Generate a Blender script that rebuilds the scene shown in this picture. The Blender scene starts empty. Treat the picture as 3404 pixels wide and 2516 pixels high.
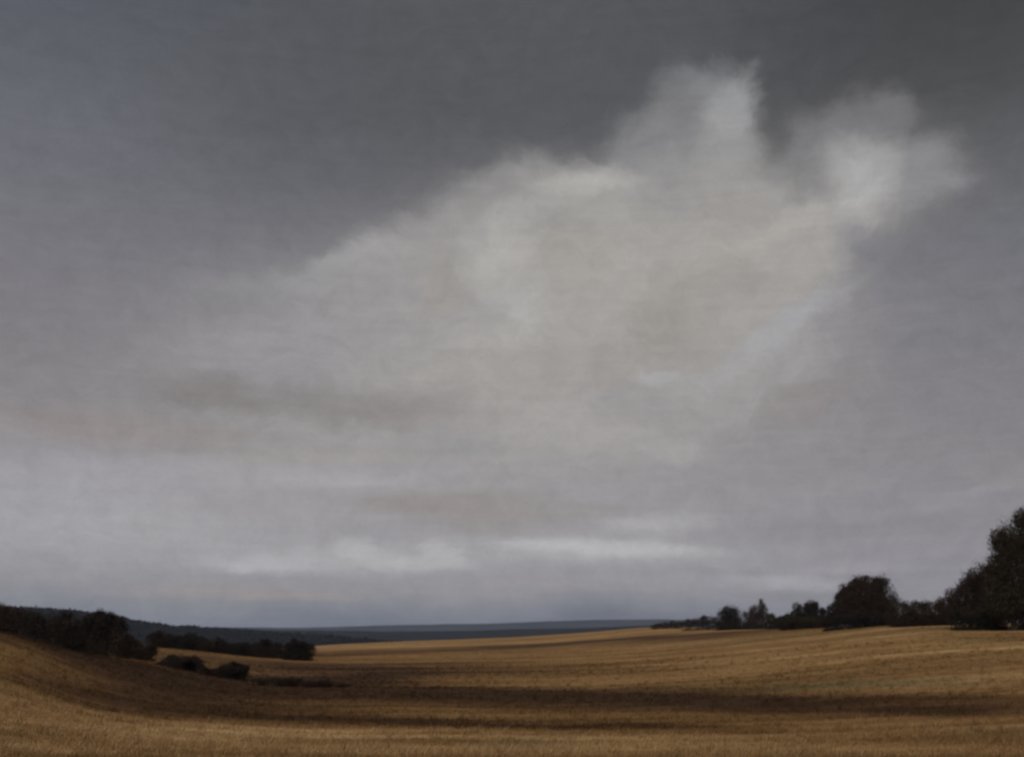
import bpy, math, random
import numpy as np

R = math.radians
rng = np.random.default_rng(11)
random.seed(11)
scene = bpy.context.scene
COL = scene.collection

# ------------------------------------------------------------------ camera numbers
W, H = 1024.0, 756.0
F = 1098.0            # focal length in pixels of a 1024 wide frame
CX, HV = 512.0, 628.0  # principal column, row of the eye-level horizon
# world: x right, y forward, z up, eye of the camera at z = 0


def ray(u, v):
    return (u - CX) / F, (HV - v) / F


def at(u, v, y):
    a, b = ray(u, v)
    return a * y, y, b * y


def lin(c, k=1.0):
    c = [x * k for x in c]
    return tuple(((x / 255.0) / 12.92 if x / 255.0 <= 0.04045 else ((x / 255.0 + 0.055) / 1.055) ** 2.4) for x in c)


# ------------------------------------------------------------------ numpy noise
def _hash(ix, iy, iz, seed):
    h = (ix * 374761393 + iy * 668265263 + iz * 2147483647 + seed * 1274126177) & 0xFFFFFFFF
    h = ((h ^ (h >> 13)) * 1274126177) & 0xFFFFFFFF
    h = h ^ (h >> 16)
    return (h & 0xFFFFFF).astype(np.float64) / 0xFFFFFF


def vnoise(x, y, z=None, seed=0):
    x = np.asarray(x, float); y = np.asarray(y, float)
    z = np.zeros_like(x) if z is None else np.asarray(z, float)
    fx, fy, fz = np.floor(x), np.floor(y), np.floor(z)
    tx, ty, tz = x - fx, y - fy, z - fz
    tx, ty, tz = (t * t * (3 - 2 * t) for t in (tx, ty, tz))
    ix, iy, iz = fx.astype(np.int64), fy.astype(np.int64), fz.astype(np.int64)
    out = 0
    for a in (0, 1):
        for b in (0, 1):
            for c in (0, 1):
                wgt = (tx if a else 1 - tx) * (ty if b else 1 - ty) * (tz if c else 1 - tz)
                out = out + wgt * _hash(ix + a, iy + b, iz + c, seed)
    return out


def fbm(x, y, seed=0, octv=4):
    s, a, t = 0, 0.5, 0
    for i in range(octv):
        s = s + a * vnoise(x * 2 ** i, y * 2 ** i, None, seed + i * 17)
        t += a; a *= 0.5
    return s / t


def sstep(a, b, x):
    t = np.clip((x - a) / (b - a), 0, 1)
    return t * t * (3 - 2 * t)


# ------------------------------------------------------------------ terrain
# surveyed spots: (column, row, distance) of ground points, turned to x, y, z
SPOTS = []
for u, pts in {
    -140: ((20, 752), (38, 668), (55, 618), (90, 628), (160, 632), (300, 632), (420, 634)),
    0: ((20, 758), (38, 676), (55, 632), (75, 638), (95, 648), (150, 648), (300, 650), (420, 650)),
    65: ((21, 757), (42, 688), (62, 649), (80, 655), (105, 656), (150, 648), (300, 652), (420, 652)),
    132: ((22, 757), (45, 698), (75, 660), (105, 658), (146, 645), (200, 649), (300, 655), (420, 655)),
    200: ((23, 757), (45, 706), (80, 674), (110, 662), (146, 650), (200, 651), (300, 654), (420, 654)),
    290: ((24, 757), (45, 715), (75, 685), (110, 669), (140, 659), (200, 652), (300, 648), (400, 647)),
    400: ((25, 757), (50, 707), (80, 682), (150, 658), (300, 643.5), (400, 641)),
    512: ((26, 757), (50, 708), (80, 682), (150, 656), (300, 641), (400, 637)),
    600: ((26, 757), (50, 707), (80, 680), (150, 653), (280, 637), (400, 631)),
    660: ((26, 757), (50, 705), (80, 677), (150, 649), (260, 633), (390, 626)),
    740: ((26, 757), (50, 703), (80, 671), (150, 641), (255, 628.5), (330, 630)),
    820: ((26, 757), (50, 698), (80, 663), (130, 639), (190, 627), (300, 631)),
    900: ((26, 757), (50, 692), (80, 655), (110, 638), (150, 624.5), (260, 629)),
    1000: ((25, 757), (50, 685), (80, 648), (117, 630), (130, 625), (260, 630)),
    1150: ((24, 757), (50, 672), (80, 644), (117, 630), (180, 628), (300, 630)),
}.items():
    for y, v in pts:
        SPOTS.append(at(u, v, y))
    SPOTS.append(((u - CX) / F * 3, 3, -1.66))
    SPOTS.append(((u - CX) / F * 10, 10, -1.95))
SPOTS = np.array(SPOTS)


def _warp(x, y):
    r = np.hypot(x, y)
    return np.stack([np.arctan2(x, y) * 5.0, np.log(np.maximum(r, 1.0))], -1)


def _phi(d2):
    return np.where(d2 > 0, d2 * np.log(np.maximum(d2, 1e-12)), 0.0)


_P = _warp(SPOTS[:, 0], SPOTS[:, 1])
_d2 = ((_P[:, None, :] - _P[None, :, :]) ** 2).sum(-1)
_n = len(_P)
_A = np.zeros((_n + 3, _n + 3))
_A[:_n, :_n] = _phi(_d2) + np.eye(_n) * 0.02
_A[:_n, _n] = 1; _A[:_n, _n + 1:] = _P
_A[_n:, :_n] = _A[:_n, _n:].T
_rhs = np.zeros(_n + 3); _rhs[:_n] = SPOTS[:, 2]
_W = np.linalg.solve(_A, _rhs)
PLAIN = -45.0


def ground_z(x, y):
    x = np.atleast_1d(np.asarray(x, float)); y = np.atleast_1d(np.asarray(y, float))
    shape = x.shape
    x = x.ravel(); y = y.ravel()
    az = np.arctan2(x, y); r = np.hypot(x, y)
    azc = np.clip(az, -0.62, 0.60); rc = np.clip(r, 2.0, 430.0)
    q = np.stack([azc * 5.0, np.log(rc)], -1)
    out = np.empty(len(x))
    for i in range(0, len(x), 20000):
        s = slice(i, i + 20000)
        d2 = ((q[s, None, :] - _P[None, :, :]) ** 2).sum(-1)
        out[s] = _phi(d2) @ _W[:_n] + _W[_n] + q[s] @ _W[_n + 1:]
    back = sstep(0.62, 1.3, np.abs(az))
    out = out * (1 - back) + (-1.66 - 1.4 * sstep(3, 60, r)) * back
    far = sstep(415, 1100, r)
    out = out * (1 - far) + PLAIN * far
    out = out + (fbm(x * 0.11, y * 0.11, 5, 3) - 0.5) * 0.16 * sstep(4, 25, r) * (1 - far)
    return out.reshape(shape)


def hit(u, v):
    """first ground point along the line of sight (u, v)"""
    a, b = ray(u, v)
    ys = np.exp(np.linspace(math.log(4), math.log(430), 700))
    z = ground_z(a * ys, ys)
    below = np.nonzero(b * ys <= z)[0]
    y = ys[below[0]] if len(below) else 400.0
    return a * y, y


# patches of darker, greener and paler growth in the meadow: (column, row, half width, half height, slope, amount)
def _mkpatch(u, v, du, dv, slope, amt):
    x0, y0 = hit(u, v)
    _, ya = hit(u, v + dv)
    _, yb = hit(u, v - dv)
    x1, y1 = hit(u + du * 0.6, v + slope * du * 0.6)
    x2, y2 = hit(u - du * 0.6, v - slope * du * 0.6)
    sx = du / F * y0
    sy = max(abs(yb - ya) / 2, 1.2)
    sh = (y1 - y2) / max(x1 - x2, 1e-3)
    sh = max(-0.9, min(0.9, sh))
    return x0, y0, sx, sy, sh, amt


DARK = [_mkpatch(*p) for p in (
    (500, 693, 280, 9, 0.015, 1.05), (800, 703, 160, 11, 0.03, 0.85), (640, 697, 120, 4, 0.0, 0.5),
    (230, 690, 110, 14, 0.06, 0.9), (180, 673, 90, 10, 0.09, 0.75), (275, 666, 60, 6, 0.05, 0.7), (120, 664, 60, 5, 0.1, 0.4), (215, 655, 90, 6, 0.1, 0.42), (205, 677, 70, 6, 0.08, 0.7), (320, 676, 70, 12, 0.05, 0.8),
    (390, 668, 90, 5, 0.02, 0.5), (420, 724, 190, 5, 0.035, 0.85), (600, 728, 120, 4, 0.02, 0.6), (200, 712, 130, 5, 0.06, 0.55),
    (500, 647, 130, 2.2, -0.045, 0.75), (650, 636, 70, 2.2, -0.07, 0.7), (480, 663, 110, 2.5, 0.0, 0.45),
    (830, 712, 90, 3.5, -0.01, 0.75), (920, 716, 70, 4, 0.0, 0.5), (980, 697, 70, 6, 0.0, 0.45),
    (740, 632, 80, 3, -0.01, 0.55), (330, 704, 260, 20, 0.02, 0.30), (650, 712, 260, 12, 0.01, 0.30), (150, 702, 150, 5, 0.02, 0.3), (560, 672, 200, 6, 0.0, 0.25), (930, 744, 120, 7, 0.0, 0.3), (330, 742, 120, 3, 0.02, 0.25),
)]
PALE = [_mkpatch(*p) for p in (
    (90, 727, 140, 14, 0.05, 1.0), (300, 746, 190, 8, 0.03, 0.9), (560, 744, 150, 9, 0.0, 0.8), (250, 733, 110, 5, 0.04, 0.7), (760, 746, 160, 10, 0.0, 0.5), (940, 748, 120, 9, 0.0, 0.4),
    (760, 660, 150, 9, 0.0, 0.5), (640, 668, 120, 6, 0.0, 0.25), (930, 643, 90, 8, 0.0, 0.55), (430, 710, 120, 4, 0.03, 0.35),
    (380, 646, 60, 2, -0.02, 0.8), (560, 640, 90, 1.6, -0.05, 0.7), (30, 745, 120, 16, 0.0, 1.0), (20, 655, 70, 16, 0.25, 0.85), (85, 676, 60, 9, 0.15, 0.5), (15, 645, 30, 8, 0.3, 0.5), (820, 680, 90, 4, 0, 0.3),
)]
GREEN = [_mkpatch(*p) for p in (
    (860, 683, 110, 5, -0.01, 1.0), (960, 640, 60, 4, 0.0, 0.5), (700, 640, 90, 5, -0.03, 0.5), (1000, 735, 90, 9, 0, 0.4),
    (460, 742, 70, 5, 0.0, 0.5), (640, 705, 90, 4, 0, 0.3), (930, 628, 60, 2, 0.0, 0.8),
)]


def _sum(ps, x, y):
    s = 0
    for x0, y0, sx, sy, sh, amt in ps:
        dx = x - x0; dy = y - y0 - sh * dx
        s = s + amt * np.exp(-((dx / sx) ** 2) * 1.2 - ((dy / sy) ** 2) * 1.1)
    return s


def meadow(x, y):
    """tone 0 dark bracken .. 1 pale straw, and how green the growth is"""
    r = np.hypot(x, y)
    k = np.clip(r / 60.0, 0.35, 3.0)
    wx = x + (fbm(x * .03, y * .06, 21) - .5) * 14 * k
    wy = y + (fbm(x * .025, y * .05, 22) - .5) * 4.0 * k + (fbm(x * .2, y * .35, 23) - .5) * 1.6 * k
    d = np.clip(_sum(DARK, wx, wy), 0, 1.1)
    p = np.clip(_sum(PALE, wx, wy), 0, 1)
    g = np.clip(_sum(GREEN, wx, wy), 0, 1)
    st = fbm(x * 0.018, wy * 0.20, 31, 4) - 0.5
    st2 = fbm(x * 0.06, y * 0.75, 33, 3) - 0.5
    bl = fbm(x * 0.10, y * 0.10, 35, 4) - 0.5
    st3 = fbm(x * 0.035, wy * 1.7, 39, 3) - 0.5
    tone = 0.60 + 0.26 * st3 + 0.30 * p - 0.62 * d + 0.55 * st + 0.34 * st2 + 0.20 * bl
    hue = g + 0.5 * (fbm(x * 0.022, y * 0.09, 37, 3) - 0.5)
    return np.clip(tone, 0, 1.15), np.clip(hue, 0, 1)


# ------------------------------------------------------------------ node helpers
def new_mat(name):
    m = bpy.data.materials.new(name)
    m.use_nodes = True
    nt = m.node_tree
    return m, nt, nt.nodes['Principled BSDF']


def N(nt, typ, **kw):
    n = nt.nodes.new(typ)
    for k, val in kw.items():
        setattr(n, k, val)
    return n


def L(nt, a, b):
    nt.links.new(a, b)


def mathn(nt, op, a, b=None, clamp=False):
    n = N(nt, 'ShaderNodeMath', operation=op, use_clamp=clamp)
    for i, s in enumerate((a, b)):
        if s is None:
            continue
        if isinstance(s, (int, float)):
            n.inputs[i].default_value = s
        else:
            L(nt, s, n.inputs[i])
    return n.outputs[0]


def mixc(nt, fac, a, b, blend='MIX'):
    n = N(nt, 'ShaderNodeMix', data_type='RGBA', blend_type=blend)
    for s, i in ((fac, 0), (a, 6), (b, 7)):
        if isinstance(s, (int, float)):
            n.inputs[i].default_value = s
        elif isinstance(s, tuple):
            n.inputs[i].default_value = (*s[:3], 1)
        else:
            L(nt, s, n.inputs[i])
    return n.outputs[2]


def ramp(nt, fac, stops, interp='EASE'):
    n = N(nt, 'ShaderNodeValToRGB')
    n.color_ramp.interpolation = interp
    els = n.color_ramp.elements
    while len(els) < len(stops):
        els.new(0.5)
    for e, (p, c) in zip(els, stops):
        e.position = p
        e.color = (*c, 1)
    L(nt, fac, n.inputs[0])
    return n.outputs[0]


def noise(nt, vec, scale, detail=4, rough=0.5, dist=0.0):
    n = N(nt, 'ShaderNodeTexNoise')
    n.inputs['Scale'].default_value = scale
    n.inputs['Detail'].default_value = detail
    n.inputs['Roughness'].default_value = rough
    n.inputs['Distortion'].default_value = dist
    if vec is not None:
        L(nt, vec, n.inputs['Vector'])
    return n


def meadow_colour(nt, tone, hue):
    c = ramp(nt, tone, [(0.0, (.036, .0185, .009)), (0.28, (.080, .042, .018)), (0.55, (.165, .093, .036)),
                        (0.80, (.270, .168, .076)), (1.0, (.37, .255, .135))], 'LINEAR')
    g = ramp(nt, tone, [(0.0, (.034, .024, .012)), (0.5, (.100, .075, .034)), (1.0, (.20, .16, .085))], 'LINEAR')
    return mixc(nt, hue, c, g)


# ------------------------------------------------------------------ materials
def mat_meadow():
    m, nt, b = new_mat('dry_meadow_ground')
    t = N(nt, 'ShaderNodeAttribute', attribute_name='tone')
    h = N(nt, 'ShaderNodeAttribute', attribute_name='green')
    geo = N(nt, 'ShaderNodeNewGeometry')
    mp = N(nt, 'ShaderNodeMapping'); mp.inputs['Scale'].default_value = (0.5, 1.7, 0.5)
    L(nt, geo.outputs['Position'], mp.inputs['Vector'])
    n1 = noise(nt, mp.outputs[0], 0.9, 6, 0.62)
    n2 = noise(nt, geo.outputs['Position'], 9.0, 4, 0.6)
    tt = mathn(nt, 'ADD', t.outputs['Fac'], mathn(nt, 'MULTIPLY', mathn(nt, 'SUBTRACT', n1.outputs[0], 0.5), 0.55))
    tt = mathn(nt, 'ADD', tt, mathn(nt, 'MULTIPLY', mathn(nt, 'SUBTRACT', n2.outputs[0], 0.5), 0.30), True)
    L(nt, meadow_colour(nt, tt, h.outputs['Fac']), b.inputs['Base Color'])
    b.inputs['Roughness'].default_value = 0.95
    b.inputs['Specular IOR Level'].default_value = 0.1
    bp = N(nt, 'ShaderNodeBump'); bp.inputs['Strength'].default_value = 0.5; bp.inputs['Distance'].default_value = 0.12
    L(nt, n2.outputs[0], bp.inputs['Height'])
    L(nt, bp.outputs[0], b.inputs['Normal'])
    return m


def mat_grass():
    m, nt, b = new_mat('dry_grass_blades')
    t = N(nt, 'ShaderNodeAttribute', attribute_name='tone')
    h = N(nt, 'ShaderNodeAttribute', attribute_name='green')
    L(nt, meadow_colour(nt, t.outputs['Fac'], h.outputs['Fac']), b.inputs['Base Color'])
    b.inputs['Roughness'].default_value = 0.8
    b.inputs['Specular IOR Level'].default_value = 0.15
    tr = N(nt, 'ShaderNodeBsdfTranslucent')
    L(nt, b.inputs['Base Color'].links[0].from_socket, tr.inputs['Color'])
    mx = N(nt, 'ShaderNodeMixShader'); mx.inputs[0].default_value = 0.4
    L(nt, b.outputs[0], mx.inputs[1]); L(nt, tr.outputs[0], mx.inputs[2])
    L(nt, mx.outputs[0], nt.nodes['Material Output'].inputs['Surface'])
    return m


def mat_leaf(name, dark, light, warm):
    m, nt, b = new_mat(name)
    a = N(nt, 'ShaderNodeAttribute', attribute_name='tint')
    geo = N(nt, 'ShaderNodeNewGeometry')
    n1 = noise(nt, geo.outputs['Position'], 0.55, 3, 0.6)
    c = mixc(nt, a.outputs['Fac'], dark, light)
    f = N(nt, 'ShaderNodeMapRange'); f.inputs[1].default_value = 0.42; f.inputs[2].default_value = 0.68
    L(nt, n1.outputs[0], f.inputs[0])
    c = mixc(nt, f.outputs[0], c, warm)
    L(nt, c, b.inputs['Base Color'])
    b.inputs['Roughness'].default_value = 0.75
    b.inputs['Specular IOR Level'].default_value = 0.12
    return m


def mat_bark():
    m, nt, b = new_mat('dark_bark')
    geo = N(nt, 'ShaderNodeNewGeometry')
    mp = N(nt, 'ShaderNodeMapping'); mp.inputs['Scale'].default_value = (6, 6, 1.2)
    L(nt, geo.outputs['Position'], mp.inputs['Vector'])
    n1 = noise(nt, mp.outputs[0], 1.5, 5, 0.6)
    L(nt, ramp(nt, n1.outputs[0], [(0.3, (.016, .012, .009)), (0.7, (.05, .038, .028))]), b.inputs['Base Color'])
    b.inputs['Roughness'].default_value = 0.95
    bp = N(nt, 'ShaderNodeBump'); bp.inputs['Strength'].default_value = 0.6
    L(nt, n1.outputs[0], bp.inputs['Height']); L(nt, bp.outputs[0], b.inputs['Normal'])
    return m


def mat_hill(name, c0, c1, sc):
    m, nt, b = new_mat(name)
    geo = N(nt, 'ShaderNodeNewGeometry')
    n1 = noise(nt, geo.outputs['Position'], sc, 6, 0.6)
    L(nt, ramp(nt, n1.outputs[0], [(0.35, c0), (0.65, c1)]), b.inputs['Base Color'])
    b.inputs['Roughness'].default_value = 1.0
    b.inputs['Specular IOR Level'].default_value = 0.0
    return m


M_GROUND = mat_meadow()
M_GRASS = mat_grass()
M_BARK = mat_bark()
M_OLIVE = mat_leaf('dark_olive_leaves', (.0115, .0095, .005), (.028, .023, .011), (.017, .0115, .007))
M_BROWN = mat_leaf('brown_autumn_leaves', (.013, .0085, .006), (.028, .0185, .012), (.019, .010, .008))
M_BLACK = mat_leaf('deep_green_leaves', (.008, .007, .005), (.016, .0135, .0095), (.011, .0075, .006))
M_RUSSET = mat_leaf('russet_leaves', (.016, .010, .008), (.040, .025, .020), (.027, .015, .014))
M_GORSE = mat_leaf('blackish_gorse', (.010, .0075, .006), (.021, .016, .013), (.015, .010, .0075))


# ------------------------------------------------------------------ mesh helpers
def mesh_obj(name, verts, faces, mat, parent=None, attrs=None, smooth=False, loc=None):
    me = bpy.data.meshes.new(name)
    verts = np.asarray(verts, np.float32)
    if isinstance(faces, np.ndarray):
        k = faces.shape[1]
        me.vertices.add(len(verts)); me.vertices.foreach_set('co', verts.ravel())
        me.loops.add(faces.size); me.loops.foreach_set('vertex_index', faces.astype(np.int32).ravel())
        me.polygons.add(len(faces))
        me.polygons.foreach_set('loop_start', np.arange(0, faces.size, k, dtype=np.int32))
        me.update(calc_edges=True)
    else:
        me.from_pydata([tuple(map(float, p)) for p in verts], [], faces)
        me.update()
    if smooth:
        me.polygons.foreach_set('use_smooth', np.ones(len(me.polygons), bool))
    for nm, arr in (attrs or {}).items():
        at_ = me.attributes.new(nm, 'FLOAT', 'POINT')
        at_.data.foreach_set('value', np.asarray(arr, np.float32))
    me.materials.append(mat)
    o = bpy.data.objects.new(name, me)
    COL.objects.link(o)
    if parent is not None:
        o.parent = parent
    if loc is not None:
        o.location = loc
    return o


def tube(path, radii, seg=8):
    path = np.asarray(path, float)
    V, Fc = [], []
    n = len(path)
    for i in range(n):
        t = path[min(i + 1, n - 1)] - path[max(i - 1, 0)]
        t = t / (np.linalg.norm(t) + 1e-9)
        s = np.cross(t, (0.3, 1.0, 0.2)); s /= np.linalg.norm(s) + 1e-9
        w = np.cross(t, s)
        for k in range(seg):
            a = 2 * math.pi * k / seg
            V.append(path[i] + radii[i] * (math.cos(a) * s + math.sin(a) * w))
    for i in range(n - 1):
        for k in range(seg):
            Fc.append((i * seg + k, i * seg + (k + 1) % seg, (i + 1) * seg + (k + 1) % seg, (i + 1) * seg + k))
    V.append(path[-1]); e = len(V) - 1
    for k in range(seg):
        Fc.append(((n - 1) * seg + k, (n - 1) * seg + (k + 1) % seg, e))
    return V, Fc


def join_tubes(ts):
    V, Fc = [], []
    for v, f in ts:
        o = len(V)
        V += list(v); Fc += [tuple(i + o for i in q) for q in f]
    return V, Fc


def leaves(clumps, count, size, r, fringe=0.08, zmin=0.0):
    """leaf faces spread through ellipsoid clumps (cx, cy, cz, rx, ry, rz)"""
    c = np.array(clumps, float)
    vol = (c[:, 3] * c[:, 4] * c[:, 5]) ** 0.8
    pick = r.choice(len(c), size=count, p=vol / vol.sum())
    d = r.normal(size=(count, 3)); d /= np.linalg.norm(d, axis=1)[:, None]
    lump = vnoise(d[:, 0] * 2.2 + pick * 7.1, d[:, 1] * 2.2, d[:, 2] * 2.2, 3) * 0.44 + \
        vnoise(d[:, 0] * 5.5 + pick * 3.3, d[:, 1] * 5.5, d[:, 2] * 5.5, 9) * 0.36 + 0.58
    rad = r.random(count) ** 0.42
    out = r.random(count) < fringe
    rad = np.where(out, 0.98 + 0.38 * r.random(count) ** 2.0, rad)
    p = c[pick, :3] + d * c[pick, 3:] * (rad * lump)[:, None]
    keep = p[:, 2] > zmin + 0.02
    p = p[keep]; d = d[keep]
    n = len(p)
    nrm = r.normal(size=(n, 3)) + d * 0.9; nrm /= np.linalg.norm(nrm, axis=1)[:, None]
    s = np.cross(nrm, r.normal(size=(n, 3))); s /= np.linalg.norm(s, axis=1)[:, None]
    w = np.cross(nrm, s)
    ln = (size * (0.6 + 0.9 * r.random(n)) * np.where(out[keep], 0.6, 1.0))[:, None]
    wd = ln * (0.45 + 0.25 * r.random(n))[:, None]
    V = np.stack([p - s * ln, p - w * wd + nrm * 0.15 * ln, p + s * ln, p + w * wd + nrm * 0.15 * ln], 1).reshape(-1, 3)
    Fc = np.arange(4 * n).reshape(n, 4)
    tint = np.repeat(np.clip(r.random(n) * 0.75 + 0.3 * vnoise(p[:, 0] * 0.9, p[:, 1] * 0.9, p[:, 2] * 0.9, 4), 0, 1), 4)
    return V, Fc, tint


def tag(o, label, cat, group=None, kind=None):
    o['label'] = label
    if cat:
        o['category'] = cat
    if group:
        o['group'] = group
    if kind:
        o['kind'] = kind
    return o


def plant(name, label, cat, base_u, base_v, y, blobs, count, size, mat, group=None, part='crown', stems=1, thick=0.16, seed=0,
          fringe=0.08, depth=1.0, skirt=None):
    """blobs: (column, row, half width, half height) of each leaf clump seen at distance y"""
    r = np.random.default_rng(seed + 100)
    bx = (base_u - CX) / F * y
    bz = float(ground_z(bx, y)[0])
    root = bpy.data.objects.new(name, None)
    root.empty_display_size = 0.5
    COL.objects.link(root)
    root.location = (bx, y, bz)
    tag(root, label, cat, group)
    cl = []
    for (u, v, du, dv) in blobs:
        x, _, z = at(u, v, y)
        rx, rz = du / F * y, dv / F * y
        ry = (0.5 * rx + 0.5 * min(rx, rz)) * depth
        cl.append((x - bx, (r.random() - 0.5) * 0.6 * ry, z - bz, rx, ry, rz))
    for c in list(cl):
        for _ in range(3):
            q = r.uniform(0.1, math.pi - 0.1)
            k = r.uniform(0.26, 0.46)
            cl.append((c[0] + math.cos(q) * c[3] * 0.82, c[1] + r.normal() * 0.35 * c[4], c[2] + math.sin(q) * c[5] * 0.84, c[3] * k, c[4] * k, c[5] * k * 1.1))
    if part == 'foliage':   # skirts of foliage that reach the grass
        for c in cl[:len(blobs)]:
            g0 = float(ground_z(bx + c[0], y + c[1])[0]) - bz
            cl.append((c[0], c[1], g0 + 0.10 * c[5], c[3] * r.uniform(0.55, 0.85), c[4] * 0.8, max(0.5 * c[5], 0.25)))
    V, Fc, tint = leaves(cl, int(count * 2.7), size * 0.62, r, 0.05 + fringe * 1.0, zmin=-1.2)
    mesh_obj(part, V, Fc, mat, root, {'tint': tint})
    ts = []
    top = max(c[2] + 0.5 * c[5] for c in cl)
    for s in range(stems):
        ang = r.random() * 6.283
        off = 0.0 if stems == 1 else 0.35 * thick * 4
        p0 = np.array((math.cos(ang) * off, math.sin(ang) * off, -0.25))
        tgt = cl[r.integers(len(blobs))] if stems > 1 else max(cl, key=lambda c: c[3] * c[5])
        p3 = np.array((tgt[0] * 0.9, tgt[1], tgt[2] + 0.35 * tgt[5]))
        k = 7
        path = [p0 + (p3 - p0) * (i / (k - 1)) ** np.array((1.5, 1.5, 1.0)) + (r.normal(size=3) * 0.05 * thick * 6 if 0 < i < k - 1 else 0) for i in range(k)]
        ts.append(tube(path, [thick * (1.35 if i == 0 else 1) * (1 - 0.8 * i / (k - 1)) for i in range(k)], 9))
        for c in cl[:len(blobs)]:
            if r.random() < 0.85:
                i0 = r.integers(2, k - 1)
                q0 = path[i0]; q1 = np.array((c[0], c[1], c[2])) + r.normal(size=3) * np.array(c[3:]) * 0.3
                q1[2] = max(q1[2], 0.1)
                mid = (q0 + q1) / 2 + r.normal(size=3) * 0.15 * thick * 4
                ts.append(tube([q0, mid, q1], [thick * 0.42, thick * 0.25, thick * 0.08], 6))
    V, Fc = join_tubes(ts)
    mesh_obj('trunk' if cat == 'tree' else 'stem', V, Fc, M_BARK, root, smooth=True)
    return root


# ------------------------------------------------------------------ ground sheet
def build_ground():
    front = np.linspace(-R(38), R(38), 640)
    rest = np.linspace(R(38), 2 * math.pi - R(38), 130)[1:-1]
    az = np.concatenate([front, rest])
    rr = np.concatenate([[0.6], np.exp(np.linspace(math.log(1.2), math.log(18), 40)), np.exp(np.linspace(math.log(18.4), math.log(430), 300)),
                         np.exp(np.linspace(math.log(445), math.log(7600), 46))])
    A, Rr = np.meshgrid(az, rr)
    x = np.sin(A) * Rr; y = np.cos(A) * Rr
    z = ground_z(x, y)
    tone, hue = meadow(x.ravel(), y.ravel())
    far = sstep(450, 1000, Rr.ravel())
    tone = tone * (1 - far) + 0.15 * far
    hue = np.maximum(hue, far * 0.6)
    na, nr = len(az), len(rr)
    V = np.stack([x.ravel(), y.ravel(), z.ravel()], 1)
    i, j = np.meshgrid(np.arange(nr - 1), np.arange(na), indexing='ij')
    j2 = (j + 1) % na
    Fc = np.stack([i * na + j, i * na + j2, (i + 1) * na + j2, (i + 1) * na + j], -1).reshape(-1, 4)[:, ::-1]
    # hub under the camera
    V = np.vstack([V, [[0, 0, -1.66]]])
    tone = np.append(tone, 0.6); hue = np.append(hue, 0.1)
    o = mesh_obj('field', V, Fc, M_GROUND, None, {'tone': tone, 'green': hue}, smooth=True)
    tag(o, 'tawny dry meadow rolling from the foreground to a low crest, streaked dark brown', None, None, 'structure')
    return o


def build_grass():
    n = 900000
    u = rng.random(n)
    r = np.exp(math.log(15) + u * (math.log(190) - math.log(15)))   # thinner with distance
    a = (rng.random(n) - 0.5) * 2 * R(33)
    x = np.sin(a) * r; y = np.cos(a) * r
    z = ground_z(x, y)
    tone, hue = meadow(x, y)
    tuft = fbm(x * 0.55, y * 0.9, 51, 3)
    h = (0.035 + 0.085 * rng.random(n) ** 1.5) * (0.6 + 0.8 * sstep(0.35, 0.7, tuft))
    h *= 1 + 0.4 * sstep(60, 190, r)
    wd = 0.006 + 0.00014 * r
    wind = rng.normal(0.25, 0.35, n)
    th = rng.random(n) * math.pi
    dx = np.cos(th) * wd; dy = np.sin(th) * wd
    lean_y = rng.normal(0, 0.3, n)
    base = np.stack([x, y, z - 0.01], 1)
    side = np.stack([dx, dy, np.zeros(n)], 1)
    tip = base + np.stack([wind * h, lean_y * h, h], 1)
    V = np.stack([base - side, base + side, tip], 1).reshape(-1, 3)
    Fc = np.arange(3 * n).reshape(n, 3)
    # one blade in six belongs to a taller tussock
    nt_ = n // 6
    k = nt_ // 16
    tr_ = np.exp(math.log(16) + rng.random(k) * (math.log(120) - math.log(16)))
    ta_ = (rng.random(k) - 0.5) * 2 * R(33)
    tx_ = np.repeat(np.sin(ta_) * tr_, 16) + rng.normal(0, 0.07, k * 16); ty_ = np.repeat(np.cos(ta_) * tr_, 16) + rng.normal(0, 0.07, k * 16)
    m_ = k * 16
    x[:m_] = tx_; y[:m_] = ty_; r[:m_] = np.hypot(tx_, ty_)
    z[:m_] = ground_z(tx_, ty_)
    tone[:m_], hue[:m_] = meadow(tx_, ty_)
    tone[:m_] += np.repeat(rng.normal(-0.02, 0.10, k), 16)
    h[:m_] = np.repeat(0.12 + 0.2 * rng.random(k) ** 2, 16) * (0.6 + 0.5 * rng.random(m_))
    wd[:m_] = 0.004 + 0.0001 * r[:m_]
    dx = np.cos(th) * wd; dy = np.sin(th) * wd
    wind[:m_] = rng.normal(0.2, 0.5, m_)
    base = np.stack([x, y, z - 0.01], 1)
    side = np.stack([dx, dy, np.zeros(n)], 1)
    tip = base + np.stack([wind * h, lean_y * h, h], 1)
    V = np.stack([base - side, base + side, tip], 1).reshape(-1, 3)
    t = np.clip(tone + 0.10 * (1 - sstep(30, 90, r)) + rng.normal(0.0, 0.085, n), 0, 1)
    o = mesh_obj('dry_grass', V, Fc, M_GRASS, None, {'tone': np.repeat(t, 3), 'green': np.repeat(hue, 3)})
    tag(o, 'short dry tawny grass covering the near meadow', 'grass', None, 'stuff')


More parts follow.
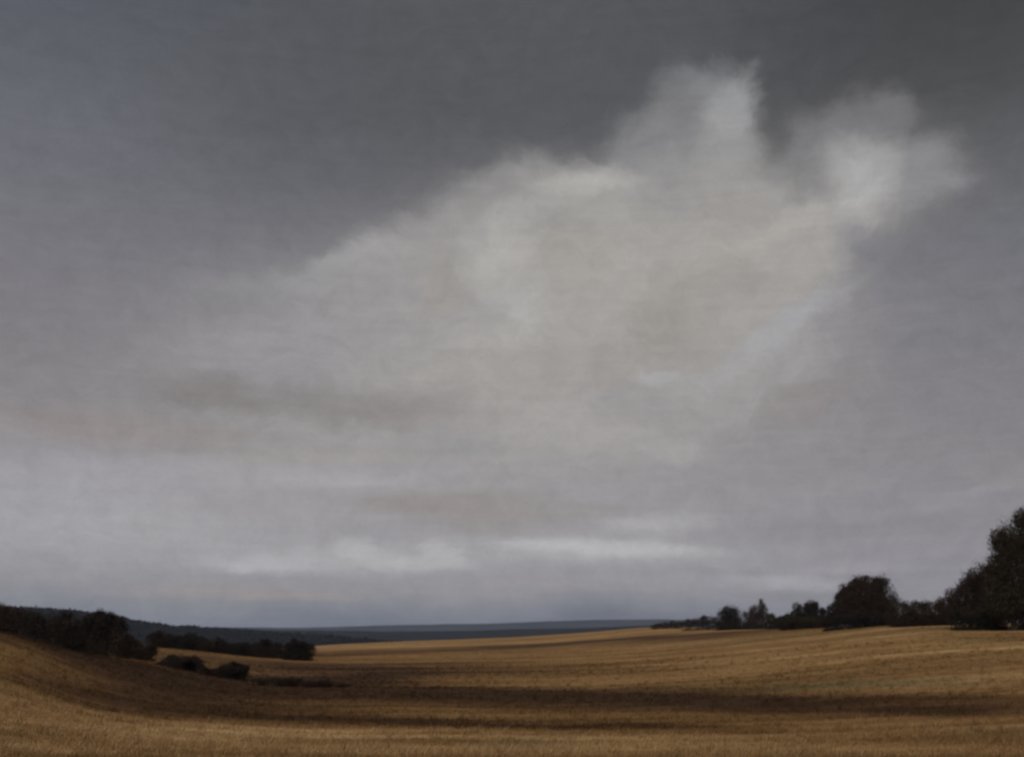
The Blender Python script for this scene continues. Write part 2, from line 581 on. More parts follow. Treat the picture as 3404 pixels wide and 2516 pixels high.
# ------------------------------------------------------------------ far hills
def ridge(name, label, y0, prof, depth, mat, seed, rough, kind='structure', wmul=1.0):
    us = np.arange(prof[0][0], prof[-1][0] + 1, 3.0)
    vs = np.interp(us, [p[0] for p in prof], [p[1] for p in prof])
    ks = np.linspace(-1, 1, 41)
    V = []
    for u, v in zip(us, vs):
        x, y, z = at(u, v, y0)
        V.append([(x * (1 + k * depth / y0 * 0.6), y0 + k * depth, PLAIN - 2 + (z - PLAIN + 2) * (math.cos(k * math.pi) * 0.5 + 0.5)) for k in ks])
    V = np.array(V)
    X, Y = V[..., 0], V[..., 1]
    amp = np.clip((V[..., 2] - PLAIN) / 40, 0, 1)
    V[..., 2] += (fbm(X / rough[0], Y / rough[0], seed, 5) - 0.5) * rough[1] * amp
    nu, nk = len(us), len(ks)
    i, j = np.meshgrid(np.arange(nu - 1), np.arange(nk - 1), indexing='ij')
    Fc = np.stack([i * nk + j, (i + 1) * nk + j, (i + 1) * nk + j + 1, i * nk + j + 1], -1).reshape(-1, 4)
    o = mesh_obj(name, V.reshape(-1, 3), Fc, mat, None, smooth=True)
    tag(o, label, None, None, kind)
    return V


def build_hills():
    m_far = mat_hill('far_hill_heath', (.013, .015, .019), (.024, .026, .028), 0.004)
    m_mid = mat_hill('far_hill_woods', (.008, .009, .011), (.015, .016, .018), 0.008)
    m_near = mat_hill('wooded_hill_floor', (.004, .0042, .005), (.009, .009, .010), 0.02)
    ridge('hills', 'blue-grey hills along the far horizon fading into haze', 7000,
          [(-700, 600), (-200, 612), (120, 626), (300, 627), (420, 624), (520, 621.5), (600, 619), (660, 618.5), (760, 621), (900, 622), (1300, 618), (1800, 614)], 800, m_far, 71, (420, 16))
    ridge('hills.001', 'low dark blue ridge between the meadow crest and the far hills', 3000,
          [(-700, 612), (100, 624), (260, 629), (380, 631), (480, 630), (600, 626), (680, 625), (800, 627), (1200, 628), (1800, 626)], 700, m_mid, 72, (200, 9))
    V = ridge('hill', 'dark wooded hill rising towards the left of the valley', 1700,
              [(-520, 592), (-250, 593), (-100, 600), (0, 606), (60, 610), (100, 614), (140, 621), (180, 626), (240, 630), (330, 636), (420, 644)], 480, m_near, 73, (90, 8))
    # tree cover of that hill: one far-off wood that reads as a mass
    r = np.random.default_rng(5)
    P = V.reshape(-1, 3)
    Vs, Fs, T = [], [], []
    n = 9000
    iu = r.random(n) * (V.shape[0] - 1); ik = r.random(n) * 26 + 2
    off = 0
    ico_d = r.normal(size=(26, 3)); 
    for a, b in zip(iu, ik):
        p = V[int(a), int(b)] * (1 - a % 1) + V[int(a) + 1, int(b)] * (a % 1)
        if p[2] < PLAIN + 8:
            continue
        s = 1.6 + 2.6 * r.random() ** 2
        d = r.normal(size=(14, 3)); d /= np.linalg.norm(d, axis=1)[:, None]
        c = p + d * s * np.array((1, 1, 0.95)) * (0.6 + 0.5 * r.random(14))[:, None] + (0, 0, -s * 0.35)
        q = r.normal(size=(14, 2, 3)) * s * 0.42
        quad = np.stack([c - q[:, 0], c - q[:, 1], c + q[:, 0], c + q[:, 1]], 1).reshape(-1, 3)
        Vs.append(quad); T.append(np.full(len(quad), r.random()))
    Vs = np.concatenate(Vs); T = np.concatenate(T)
    o = mesh_obj('woodland', Vs, np.arange(len(Vs)).reshape(-1, 4), mat_leaf('distant_wood', (.003, .0035, .0045), (.007, .0075, .009), (.004, .004, .005)), None, {'tint': T})
    tag(o, 'far-off dark wood covering the hill on the left', 'wood', None, 'stuff')


# ------------------------------------------------------------------ hedgerow and bushes
HG = 'trees and bushes of the hedgerow along the ridge'
BG = 'dark bushes in the hollow of the meadow'


def build_plants():
    # --- right hand hedgerow, near end to far end
    plant('broadleaf_tree', 'tallest dark tree of the hedgerow, its crown cut off by the edge of the view', 'tree', 1014, 632, 116,
          [(1027, 547, 29, 33), (1011, 545, 17, 17), (1039, 523, 21, 17), (1006, 554, 17, 16), (1030, 572, 34, 30), (1016, 590, 26, 26), (1046, 556, 26, 40), (1021, 518, 9, 11),
           (1050, 600, 24, 22), (1010, 607, 20, 15), (998, 541, 10, 11), (1026, 611, 22, 12), (1002, 566, 16, 18), (1000, 600, 18, 22)],
          30000, 0.135, M_OLIVE, HG, thick=0.30, seed=1, fringe=0.07)
    plant('broadleaf_tree', 'leaning brown tree whose crown slopes up against the tallest tree', 'tree', 978, 625, 124,
          [(984, 588, 20, 27), (969, 598, 18, 23), (956, 607, 17, 17), (974, 584, 10, 10), (995, 584, 16, 20), (981, 612, 24, 14), (1000, 606, 14, 18), (990, 574, 11, 9)],
          17000, 0.13, M_BROWN, HG, thick=0.18, seed=2, fringe=0.1)
    plant('hedge_bush', 'blackish rounded bush in front of the leaning brown tree', 'bush', 972, 625, 119,
          [(960, 618, 14, 9), (974, 617, 15, 10), (988, 616, 15, 12), (1000, 617, 13, 12), (1030, 617, 18, 10)], 9500, 0.11, M_BLACK, HG, 'foliage', 3, 0.07, 3)
    plant('hedge_bush', 'low level brown bush between the round tree and the leaning brown tree', 'bush', 922, 625, 140,
          [(901, 615, 15, 13), (916, 615, 15, 13), (931, 614, 15, 13), (946, 612, 14, 15), (908, 621, 16, 7), (928, 621, 16, 7), (944, 620, 14, 8)], 14000, 0.125, M_BROWN, HG, 'foliage', 4, 0.07, 4, fringe=0.12)
    plant('broadleaf_tree', 'broad round brown tree standing alone in the middle of the hedgerow', 'tree', 868, 626, 160,
          [(868, 599, 24, 22), (855, 602, 16, 20), (880, 603, 17, 21), (870, 587, 16, 12), (862, 614, 22, 12), (884, 614, 14, 11), (890, 608, 9, 13), (858, 590, 11, 11)],
          20000, 0.145, M_BROWN, HG, thick=0.22, seed=5, fringe=0.1)
    plant('broadleaf_tree', 'smaller dark tree touching the left side of the broad round tree', 'tree', 845, 627, 168,
          [(847, 596, 8, 10), (842, 605, 11, 13), (836, 612, 10, 12), (848, 613, 12, 12)], 8000, 0.14, M_BLACK, HG, thick=0.12, seed=6)
    plant('hedge_bush', 'pointed dark bush left of the two touching trees', 'bush', 806, 628, 190,
          [(811, 609, 8, 10), (803, 614, 12, 11), (794, 618, 10, 8), (817, 615, 9, 11), (826, 618, 9, 9)], 7500, 0.15, M_BLACK, HG, 'foliage', 3, 0.09, 7)
    plant('hedge_bush', 'low dark hedge bush filling the gap right of the wispy russet tree', 'bush', 777, 629, 215,
          [(771, 621, 9, 7), (781, 622, 9, 7), (789, 622, 7, 7)], 4200, 0.15, M_OLIVE, HG, 'foliage', 3, 0.08, 8)
    plant('small_tree', 'wispy russet tree with a thin feathery top beside the black round bush', 'tree', 757, 628, 228,
          [(761, 608, 5, 8), (756, 614, 8, 9), (749, 618, 6, 8), (764, 615, 5, 10), (755, 621, 11, 7)], 4200, 0.15, M_RUSSET, HG, thick=0.1, seed=9, fringe=0.2)
    plant('hedge_bush', 'black round bush at the thin end of the hedgerow', 'bush', 729, 628, 250,
          [(729, 614, 9, 9), (723, 618, 9, 8), (736, 618, 9, 9), (728, 622, 14, 6)], 5200, 0.17, M_BLACK, HG, 'foliage', 3, 0.09, 10)
    plant('hedge_bush', 'low trailing brown bush left of the black round bush', 'bush', 703, 628, 275,
          [(708, 621, 9, 6), (698, 622, 9, 5), (688, 623.5, 9, 4.5)], 3200, 0.17, M_BROWN, HG, 'foliage', 3, 0.07, 11, fringe=0.15)
    plant('hedge_bush', 'last small bush where the hedgerow tapers out on the crest', 'bush', 668, 626, 330,
          [(676, 623.5, 8, 3.8), (666, 624.5, 9, 3.2), (656, 625.8, 8, 2.4)], 2400, 0.17, M_OLIVE, HG, 'foliage', 3, 0.06, 12, fringe=0.15)
    plant('hedge_bush', 'flat dark bush at the foot of the russet tree and black round bush', 'bush', 742, 629, 243,
          [(722, 626, 12, 4), (738, 626, 12, 4.5), (754, 627, 12, 4.5)], 3200, 0.15, M_BLACK, HG, 'foliage', 3, 0.06, 13)

    plant('hedge_bush', 'dense low undergrowth at the foot of the broad round tree', 'bush', 862, 626, 154,
          [(838, 619, 12, 7), (854, 619, 13, 7), (870, 619, 13, 7.5), (886, 618, 12, 8), (828, 621, 10, 6)], 9000, 0.135, M_BLACK, HG, 'foliage', 4, 0.06, 14)
    plant('hedge_bush', 'dense low undergrowth at the foot of the pointed dark bush', 'bush', 800, 628, 186,
          [(786, 622, 10, 6), (800, 622, 12, 6), (814, 622, 12, 6.5)], 5500, 0.145, M_OLIVE, HG, 'foliage', 3, 0.06, 15)

    # --- hollow on the left
    plant('broadleaf_tree', 'small round-topped dark tree rising above the thicket in the hollow', 'tree', 106, 656, 104,
          [(106, 619, 11, 9), (99, 629, 15, 14), (115, 631, 13, 14), (106, 644, 20, 14), (94, 622, 10, 9)], 10000, 0.105, M_GORSE, BG, thick=0.12, seed=21)
    plant('thicket_bush', 'tall dark thicket left of the small round-topped tree', 'bush', 66, 655, 106,
          [(48, 629, 20, 17), (68, 629, 18, 17), (84, 634, 16, 17), (60, 643, 22, 13), (86, 647, 18, 12), (34, 629, 16, 15)], 16000, 0.105, M_GORSE, BG, 'foliage', 4, 0.08, 22)
    plant('thicket_bush', 'dark brown bush behind the knoll at the edge of the view', 'bush', 8, 640, 108,
          [(-12, 619, 22, 15), (8, 622, 20, 15), (26, 626, 17, 15), (-34, 617, 20, 18)], 12000, 0.11, M_BROWN, BG, 'foliage', 4, 0.08, 23)
    plant('thicket_bush', 'low dark bush trailing down right of the small round-topped tree', 'bush', 130, 657, 100,
          [(122, 645, 13, 12), (134, 650, 13, 9), (147, 651, 11, 7)], 6000, 0.1, M_BROWN, BG, 'foliage', 3, 0.06, 24)
    for i, (u, v, du, dv, lab, m) in enumerate((
        (163, 639.5, 17, 8.5, 'first and highest dark bush of the sloping far row in the hollow', M_GORSE),
        (190, 641.5, 16, 8, 'wide black bush second in the sloping far row', M_BLACK),
        (216, 645, 15, 7.5, 'low black bush third in the sloping far row', M_GORSE),
        (242, 648, 15, 7, 'lowest bush of the sloping far row, in its middle', M_BLACK),
        (266, 648.5, 16, 9, 'blackish bush next to the rounded last bush of the far row', M_GORSE))):
        plant('row_bush', lab, 'bush', u, v + dv, 146 - i,
              [(u - du * .5, v + 1, du * .6, dv * .85), (u + du * .45, v + 1, du * .62, dv * .8), (u, v, du * .62, dv), (u + du * .9, v + 2.5, du * .45, dv * .6)],
              3600, 0.12, m, 'sloping far row of bushes in the hollow', 'foliage', 3, 0.06, 30 + i, fringe=0.12)
    plant('row_bush', 'rounded taller bush ending the sloping far row at the open meadow', 'bush', 297, 659, 138,
          [(297, 647, 11, 8), (288, 651, 11, 8), (306, 651, 10, 8), (297, 655, 15, 6)], 6000, 0.12, M_BLACK, 'sloping far row of bushes in the hollow', 'foliage', 3, 0.07, 40)
    plant('gorse_bush', 'broad blackish gorse bush alone on the slope below the pale strip', 'bush', 178, 672, 82,
          [(172, 664, 13, 8), (188, 665, 13, 8), (180, 662, 12, 7), (162, 667, 8, 6), (198, 669, 9, 5)], 9000, 0.075, M_GORSE, BG, 'foliage', 4, 0.05, 41, fringe=0.22)
    plant('gorse_bush', 'smaller rounded gorse bush right of the broad one', 'bush', 233, 677, 79,
          [(233, 669, 12, 7), (241, 671, 9, 6), (224, 672, 9, 6)], 6000, 0.075, M_GORSE, BG, 'foliage', 3, 0.05, 42, fringe=0.22)
    plant('gorse_bush', 'low patch of bracken linking the two gorse bushes', 'bush', 211, 675, 80,
          [(206, 671, 9, 4), (217, 672, 9, 4)], 2400, 0.07, M_BROWN, BG, 'foliage', 2, 0.03, 43)
    plant('gorse_bush', 'long flat brown bush lying along the dark streak of the meadow', 'bush', 298, 685, 74,
          [(262, 680, 12, 2.4), (280, 681, 13, 3.4), (294, 680.5, 10, 3.6), (312, 682.5, 11, 3.0), (326, 683, 9, 3.6), (342, 684.5, 9, 2.0)], 3600, 0.065, M_BROWN, BG, 'foliage', 4, 0.04, 44, fringe=0.14)


# ------------------------------------------------------------------ air
def build_haze():
    x = 8000.0; z0 = PLAIN - 12; z1 = 62.0
    V = [(sx * x, sy * x, z) for z in (z0, z1) for sx, sy in ((-1, -1), (1, -1), (1, 1), (-1, 1))]
    Fc = [(3, 2, 1, 0), (4, 5, 6, 7), (0, 1, 5, 4), (1, 2, 6, 5), (2, 3, 7, 6), (3, 0, 4, 7)]
    m = bpy.data.materials.new('pale_haze')
    m.use_nodes = True
    nt = m.node_tree; nt.nodes.clear()
    out = N(nt, 'ShaderNodeOutputMaterial')
    vol = N(nt, 'ShaderNodeVolumePrincipled')
    vol.inputs['Color'].default_value = (0.60, 0.72, 1.0, 1)
    vol.inputs['Density'].default_value = 4.4e-5
    vol.inputs['Anisotropy'].default_value = 0.0
    L(nt, vol.outputs[0], out.inputs['Volume'])
    o = mesh_obj('haze', V, Fc, m)
    tag(o, 'pale blue haze lying over the valley and the far hills', 'haze', None, 'stuff')


# ------------------------------------------------------------------ sky
SUN_EL, SUN_AZ = R(44), R(-150)     # azimuth from forward, negative to the left


def build_world():
    w = bpy.data.worlds.new('World')
    scene.world = w
    w.use_nodes = True
    nt = w.node_tree; nt.nodes.clear()
    out = N(nt, 'ShaderNodeOutputWorld')
    bg = N(nt, 'ShaderNodeBackground')
    L(nt, bg.outputs[0], out.inputs['Surface'])
    tc = N(nt, 'ShaderNodeTexCoord')
    sep = N(nt, 'ShaderNodeSeparateXYZ'); L(nt, tc.outputs['Generated'], sep.inputs[0])
    X, Y, Z = sep.outputs
    az = mathn(nt, 'ARCTAN2', X, Y)
    hyp = mathn(nt, 'SQRT', mathn(nt, 'ADD', mathn(nt, 'MULTIPLY', X, X), mathn(nt, 'MULTIPLY', Y, Y)))
    te = mathn(nt, 'DIVIDE', Z, mathn(nt, 'MAXIMUM', hyp, 0.02))
    cmb = N(nt, 'ShaderNodeCombineXYZ'); L(nt, az, cmb.inputs[0]); L(nt, te, cmb.inputs[1])
    P = cmb.outputs[0]

    def conv(px, py):
        """cloud position by bearing and tangent of elevation"""
        u, v = px / 2.1826, py / 2.1826
        a = math.atan((u - CX) / F)
        return a, (HV - v) / F * math.cos(a)

    S = 1 / 2.1826 / F

    def warped(scale, amp, detail, rough, stretch=(1, 1, 1), src=None):
        src = src or P
        mp = N(nt, 'ShaderNodeMapping'); mp.inputs['Scale'].default_value = stretch
        L(nt, src, mp.inputs['Vector'])
        n = noise(nt, mp.outputs[0], scale, detail, rough)
        sb = N(nt, 'ShaderNodeVectorMath', operation='SUBTRACT'); L(nt, n.outputs['Color'], sb.inputs[0]); sb.inputs[1].default_value = (.5, .5, .5)
        ml = N(nt, 'ShaderNodeVectorMath', operation='MULTIPLY'); L(nt, sb.outputs[0], ml.inputs[0]); ml.inputs[1].default_value = (amp[0], amp[1], 0)
        ad = N(nt, 'ShaderNodeVectorMath', operation='ADD'); L(nt, src, ad.inputs[0]); L(nt, ml.outputs[0], ad.inputs[1])
        return ad.outputs[0]

    P_soft = warped(5.0, (0.10, 0.06), 3, 0.5)
    P_turb = warped(30.0, (0.038, 0.040), 7, 0.60, src=warped(10.0, (0.046, 0.044), 2, 0.5))
    P_band = warped(7.0, (0.25, 0.014), 5, 0.55, (1, 5, 1))
    P_fine = warped(34.0, (0.060, 0.012), 6, 0.6, (1, 2.5, 1))
    PW = {'s': P_soft, 't': P_turb, 'b': P_band, 'f': P_fine}

    sb = N(nt, 'ShaderNodeSeparateXYZ'); L(nt, P_soft, sb.inputs[0])
    mr = N(nt, 'ShaderNodeMapRange'); mr.inputs[1].default_value = -0.05; mr.inputs[2].default_value = 0.75
    L(nt, sb.outputs[1], mr.inputs[0])

    def stop(py, c):
        t = (HV - py / 2.1826) / F
        return ((t + 0.05) / 0.80, lin(c, 0.98))
    left = ramp(nt, mr.outputs[0], [stop(*s) for s in (
        (1420, (122, 126, 138)), (1345, (130, 133, 142)), (1280, (148, 147, 152)), (1180, (163, 161, 166)), (1060, (160, 158, 163)), (930, (140, 136, 138)), (780, (130, 127, 131)),
        (560, (119, 118, 124)), (380, (110, 111, 118)), (200, (98, 100, 107)), (0, (86, 90, 99)), (-700, (92, 94, 99)))][:12], 'LINEAR')
    mid = ramp(nt, mr.outputs[0], [stop(*s) for s in (
        (1420, (92, 97, 112)), (1355, (106, 110, 122)), (1328, (124, 127, 136)), (1285, (146, 145, 150)), (1200, (155, 153, 157)), (1080, (154, 151, 153)), (900, (148, 145, 146)), (700, (138, 136, 138)),
        (560, (118, 117, 121)), (420, (101, 101, 105)), (280, (90, 90, 93)), (60, (87, 88, 91)), (-700, (88, 90, 94)))], 'LINEAR')
    right = ramp(nt, mr.outputs[0], [stop(*s) for s in (
        (1420, (140, 139, 146)), (1300, (143, 141, 148)), (1150, (142, 139, 144)), (1000, (136, 133, 136)), (800, (127, 125, 129)), (600, (114, 114, 119)),
        (420, (96, 96, 99)), (250, (78, 78, 79)), (60, (66, 66, 67)), (-700, (85, 88, 92)))], 'LINEAR')
    m1 = N(nt, 'ShaderNodeMapRange', interpolation_type='SMOOTHSTEP'); m1.inputs[1].default_value = -0.46; m1.inputs[2].default_value = -0.05
    m2 = N(nt, 'ShaderNodeMapRange', interpolation_type='SMOOTHSTEP'); m2.inputs[1].default_value = 0.05; m2.inputs[2].default_value = 0.44
    L(nt, sb.outputs[0], m1.inputs[0]); L(nt, sb.outputs[0], m2.inputs[0])
    col = mixc(nt, m1.outputs[0], left, mid)
    col = mixc(nt, m2.outputs[0], col, right)

    # cloud puffs: centre x, y, half sizes, tilt, colour, strength, kind of edge, softness
    puffs = [
        # broad body and tail
        (1180, 700, 860, 330, 14, (153, 151, 150), .80, 's', 1.0),
        (1330, 640, 620, 270, 18, (159, 156, 153), .80, 's', .95),
        (1500, 640, 400, 260, 0, (158, 155, 152), .70, 's', .95),
        (1420, 850, 430, 190, 4, (156, 153, 152), .65, 's', 1),
        (1120, 880, 420, 170, 0, (155, 152, 151), .55, 's', 1),
        (800, 690, 420, 130, 15, (149, 147, 149), .55, 't', 1),
        (600, 770, 330, 100, 8, (144, 142, 146), .5, 't', 1),
        # billows along the upper edge
        (480, 655, 190, 40, 12, (128, 127, 131), .5, 't', 1),
        (580, 615, 150, 40, 10, (138, 137, 140), .5, 't', 1),
        (720, 590, 160, 52, 12, (148, 147, 149), .6, 't', 1),
        (860, 550, 140, 66, 15, (153, 151, 151), .65, 't', .95),
        (950, 500, 115, 70, 15, (152, 150, 150), .65, 't', .95),
        (1060, 465, 120, 88, 15, (153, 151, 150), .65, 't', .9),
        (1130, 415, 110, 78, 10, (140, 139, 140), .6, 't', .95),
        (1230, 420, 125, 78, 0, (155, 153, 151), .65, 't', .9),
        (1340, 440, 140, 85, 0, (158, 156, 153), .65, 't', .9),
        (1430, 360, 115, 95, 0, (136, 135, 137), .7, 't', .9),
        (1395, 290, 85, 62, 20, (126, 127, 130), .65, 't', .9),
        (1480, 250, 105, 100, 0, (129, 129, 132), .7, 't', .9),
        (1500, 172, 75, 52, 0, (120, 121, 124), .6, 't', .95),
        (1565, 180, 70, 60, 0, (128, 129, 132), .65, 't', .9),
        (1640, 155, 30, 42, -15, (116, 117, 119), .6, 't', 1),
        (1600, 235, 68, 75, 0, (154, 155, 158), .75, 't', .9),
        (1590, 300, 78, 85, 0, (152, 152, 153), .75, 't', .9),
        (1500, 390, 150, 80, 0, (148, 147, 147), .65, 't', .95),
        (1630, 420, 115, 85, 0, (154, 152, 151), .7, 't', .95),
        (1790, 330, 115, 80, 15, (124, 123, 125), .65, 't', .95),
        (1870, 268, 140, 72, 5, (120, 119, 122), .65, 't', .95),
        (1955, 250, 52, 60, 0, (118, 117, 120), .6, 't', 1),
        (1870, 370, 110, 85, 10, (153, 152, 152), .75, 't', .9),
        (1985, 395, 100, 80, 20, (143, 142, 144), .7, 't', .9),
        (2055, 370, 70, 80, 20, (130, 130, 134), .5, 't', 1),
        (1835, 470, 115, 78, 10, (159, 157, 155), .7, 't', .95),
        (1760, 520, 150, 95, 10, (158, 155, 153), .65, 't', .95),
        (1690, 630, 150, 110, 10, (155, 152, 150), .6, 't', 1),
        (1740, 740, 110, 80, 20, (150, 149, 151), .5, 't', 1),
        (1650, 850, 140, 80, 10, (150, 148, 149), .5, 't', 1),
        # gaps and shaded folds
        (1700, 265, 36, 75, -10, (80, 81, 82), .45, 't', 1),
        (1725, 365, 60, 45, -25, (118, 119, 121), .35, 't', 1),
        (1885, 520, 80, 45, -35, (112, 112, 119), .65, 't', 1),
        (1985, 560, 200, 75, 20, (110, 110, 116), .55, 's', 1),
        (1900, 680, 170, 90, 10, (124, 122, 128), .4, 't', 1),
        (1455, 690, 110, 115, 0, (141, 137, 131), .5, 't', 1),
        (1340, 790, 110, 65, 0, (147, 142, 138), .45, 't', 1),
        (960, 610, 60, 100, 0, (148, 144, 139), .45, 't', 1),
        (1255, 560, 110, 60, 0, (156, 151, 145), .45, 't', 1),
        (1600, 610, 80, 55, 20, (147, 143, 139), .45, 't', 1),
        (1385, 875, 140, 55, -8, (140, 139, 141), .5, 't', 1),
        (1590, 440, 80, 36, 10, (146, 142, 138), .45, 't', 1),
        (1520, 780, 90, 50, 20, (146, 143, 141), .35, 't', 1),
        (1180, 800, 110, 60, 0, (152, 147, 142), .4, 't', 1),
        # lights
        (1290, 402, 135, 46, 6, (173, 171, 168), .7, 't', 1),
        (1130, 480, 100, 36, 15, (165, 164, 163), .5, 't', 1),
        (1085, 560, 100, 75, 10, (174, 172, 169), .65, 't', 1),
        (1140, 670, 85, 70, -20, (171, 170, 169), .6, 't', 1),
        (1090, 740, 100, 45, 0, (166, 164, 163), .45, 't', 1),
        (790, 548, 120, 26, 14, (160, 159, 160), .5, 't', 1),
        (1890, 390, 82, 88, 10, (168, 168, 169), .75, 't', 1),
        (2065, 385, 42, 52, 30, (140, 141, 145), .4, 't', 1),
        (1705, 465, 130, 36, 22, (168, 165, 161), .55, 't', 1),
        (1740, 690, 170, 34, 34, (160, 160, 164), .55, 't', 1),
        (1610, 780, 150, 34, 28, (158, 158, 161), .45, 't', 1),
        (1440, 822, 60, 24, 0, (163, 164, 166), .5, 't', 1),
        (1380, 590, 90, 70, 0, (166, 163, 160), .4, 't', 1),
        (1600, 540, 110, 50, 20, (164, 161, 157), .4, 't', 1),
        (1260, 930, 180, 60, 0, (160, 157, 156), .45, 't', 1),
        (1460, 975, 120, 45, 0, (161, 158, 158), .45, 't', 1),
        # lower left shade and banks
        (490, 848, 190, 55, -4, (118, 113, 111), .6, 't', 1),
        (800, 885, 250, 58, -3, (125, 121, 120), .6, 't', 1),
        (625, 830, 70, 45, 0, (142, 140, 144), .5, 't', 1),
        (690, 1000, 260, 26, 2, (152, 146, 142), .5, 'f', 1),
        (260, 940, 330, 46, 0, (140, 131, 128), .5, 'b', 1),
        (1000, 965, 120, 36, 0, (138, 138, 142), .5, 't', 1),
        (560, 1035, 560, 44, 2, (156, 154, 159), .6, 'b', 1),
        (780, 1050, 240, 18, -3, (164, 162, 165), .5, 'f', 1),
        (1040, 1110, 300, 46, -4, (139, 133, 130), .65, 'b', 1),
        (870, 1100, 140, 18, -3, (136, 131, 129), .5, 'f', 1),
        (270, 1140, 380, 70, 0, (158, 157, 161), .6, 'b', 1),
        (560, 1110, 260, 20, 0, (150, 147, 150), .4, 'f', 1),
        # bright broken bank over the horizon
        (760, 1218, 360, 40, 0, (165, 164, 168), .6, 'f', 1),
        (590, 1232, 170, 22, 0, (174, 173, 178), .6, 'f', 1),
        (785, 1196, 55, 30, 0, (171, 170, 174), .7, 'f', 1),
        (870, 1228, 110, 22, 0, (176, 175, 179), .6, 'f', 1),
        (968, 1207, 60, 36, -12, (174, 173, 176), .7, 'f', 1),
        (1290, 1198, 340, 36, -2, (168, 167, 170), .65, 'f', 1),
        (1220, 1188, 150, 18, 0, (179, 178, 181), .6, 'f', 1),
        (1390, 1200, 170, 18, -2, (179, 178, 181), .6, 'f', 1),
        (1430, 1142, 170, 28, 0, (166, 165, 170), .6, 'f', 1),
        (1700, 1270, 170, 20, -2, (161, 160, 166), .65, 'f', 1),
        (1850, 1240, 130, 14, 0, (153, 151, 157), .5, 'f', 1),
        (1080, 1160, 130, 16, -4, (142, 138, 137), .5, 'f', 1),
        (1900, 1150, 330, 40, 0, (130, 127, 131), .5, 'b', 1),
        (1760, 1060, 240, 24, 0, (140, 137, 140), .4, 'f', 1),
        (480, 1290, 260, 16, 0, (148, 140, 139), .55, 'f', 1),
        (660, 1300, 150, 12, 0, (150, 141, 137), .5, 'f', 1),
        (1180, 1268, 420, 20, 0, (146, 143, 148), .5, 'f', 1),
        (2150, 1068, 80, 14, 8, (150, 150, 155), .35, 'f', 1),
        (2200, 1030, 80, 40, 0, (140, 133, 132), .3, 'f', 1),
        (1760, 880, 160, 50, 15, (134, 127, 127), .45, 't', 1),
    ]
    for (px, py, rx, ry, rot, c, amt, kind, soft) in puffs:
        a, t = conv(px, py)
        mp = N(nt, 'ShaderNodeMapping', vector_type='TEXTURE')
        mp.inputs['Location'].default_value = (a, t, 0)
        mp.inputs['Rotation'].default_value = (0, 0, R(rot))
        mp.inputs['Scale'].default_value = (rx * S * 1.25, ry * S * 1.25, 1)
        L(nt, PW[kind], mp.inputs['Vector'])
        ln = N(nt, 'ShaderNodeVectorMath', operation='LENGTH'); L(nt, mp.outputs[0], ln.inputs[0])
        r = N(nt, 'ShaderNodeMapRange', interpolation_type='SMOOTHERSTEP')
        soft = soft * (0.94 if kind == 't' else 1.0)
        r.inputs[1].default_value = 1.12; r.inputs[2].default_value = 1.12 - 1.12 * soft
        r.inputs[3].default_value = 0; r.inputs[4].default_value = amt
        L(nt, ln.outputs['Value'], r.inputs[0])
        col = mixc(nt, r.outputs[0], col, lin((c[0] * 1.035, c[1] * 1.03, c[2] * 1.022)))

    # fine wisps, plus an even grain in the sky colour imitating canvas weave
    mp = N(nt, 'ShaderNodeMapping'); mp.inputs['Scale'].default_value = (9, 120, 1)
    L(nt, P_band, mp.inputs['Vector'])
    n1 = noise(nt, mp.outputs[0], 1.0, 6, 0.65)
    mp2 = N(nt, 'ShaderNodeMapping'); mp2.inputs['Scale'].default_value = (45, 60, 1)
    L(nt, P_turb, mp2.inputs['Vector'])
    n2 = noise(nt, mp2.outputs[0], 1.0, 7, 0.65)
    g = mathn(nt, 'ADD', mathn(nt, 'MULTIPLY', mathn(nt, 'SUBTRACT', n1.outputs[0], .5), .17), mathn(nt, 'MULTIPLY', mathn(nt, 'SUBTRACT', n2.outputs[0], .5), .36))
    mp3 = N(nt, 'ShaderNodeMapping'); mp3.inputs['Scale'].default_value = (330, 620, 1)
    L(nt, P, mp3.inputs['Vector'])
    n3 = noise(nt, mp3.outputs[0], 1.0, 3, 0.7)
    g = mathn(nt, 'ADD', g, mathn(nt, 'MULTIPLY', mathn(nt, 'SUBTRACT', n3.outputs[0], .5), .20))
    g = mathn(nt, 'ADD', g, 1.0)
    gc = N(nt, 'ShaderNodeVectorMath', operation='SCALE'); L(nt, col, gc.inputs[0]); L(nt, g, gc.inputs['Scale'])

    sky = N(nt, 'ShaderNodeTexSky', sky_type='NISHITA')
    sky.sun_disc = False
    sky.sun_elevation = SUN_EL
    sky.sun_rotation = SUN_AZ
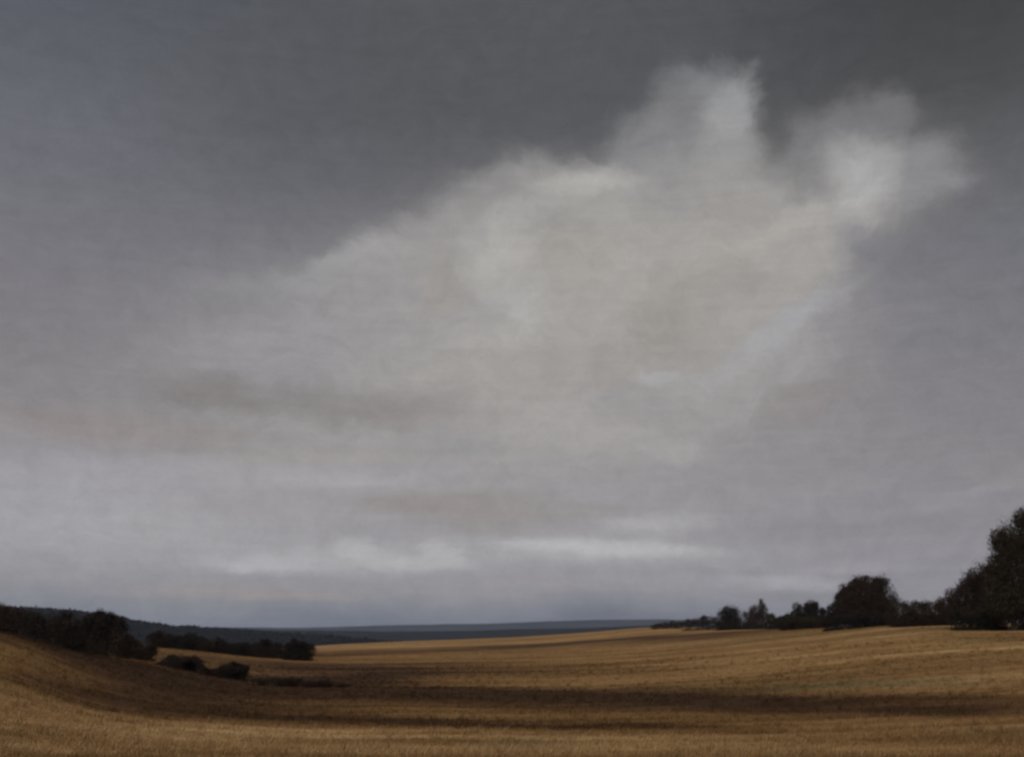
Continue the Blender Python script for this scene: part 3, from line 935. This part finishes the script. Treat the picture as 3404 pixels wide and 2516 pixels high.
    sk = N(nt, 'ShaderNodeVectorMath', operation='SCALE'); L(nt, sky.outputs[0], sk.inputs[0]); sk.inputs['Scale'].default_value = 0.06
    # overcast deck at strength 0.1 with a little clear sky showing through it
    dk = N(nt, 'ShaderNodeVectorMath', operation='SCALE'); L(nt, gc.outputs[0], dk.inputs[0]); dk.inputs['Scale'].default_value = 10.0
    fin = mixc(nt, 0.985, sky.outputs[0], dk.outputs[0])
    L(nt, fin, bg.inputs['Color'])
    bg.inputs['Strength'].default_value = 0.1
    w.cycles.sampling_method = 'MANUAL'
    w.cycles.sample_map_resolution = 1024


def build_light_camera():
    sd = bpy.data.lights.new('sun', 'SUN')
    sd.energy = 3.2; sd.angle = R(9); sd.color = (1.0, 0.93, 0.82)
    so = bpy.data.objects.new('sun', sd); COL.objects.link(so)
    # direction towards the sun
    d = (math.sin(SUN_AZ) * math.cos(SUN_EL), math.cos(SUN_AZ) * math.cos(SUN_EL), math.sin(SUN_EL))
    from mathutils import Vector
    so.rotation_euler = Vector(d).to_track_quat('Z', 'Y').to_euler()
    cd = bpy.data.cameras.new('camera')
    co = bpy.data.objects.new('camera', cd); COL.objects.link(co)
    co.location = (0, 0, 0); co.rotation_euler = (R(90), 0, 0)
    cd.sensor_width = 36; cd.lens = 36 * F / W
    cd.shift_x = 0
    cd.shift_y = (HV - H / 2) / W
    cd.clip_start = 0.1; cd.clip_end = 30000
    cd.dof.use_dof = True
    cd.dof.focus_distance = 9.5
    cd.dof.aperture_fstop = 1.7
    scene.camera = co


build_ground()
build_grass()
build_hills()
build_plants()
build_haze()
build_world()
build_light_camera()

scene.view_settings.view_transform = 'Standard'
scene.view_settings.look = 'None'
scene.view_settings.exposure = 0
scene.view_settings.gamma = 1
scene.view_settings.use_curve_mapping = False
scene.render.engine = 'CYCLES'
cy = scene.cycles
cy.use_denoising = True
cy.max_bounces = 6; cy.diffuse_bounces = 3; cy.glossy_bounces = 1; cy.transmission_bounces = 2; cy.volume_bounces = 1
cy.use_adaptive_sampling = True
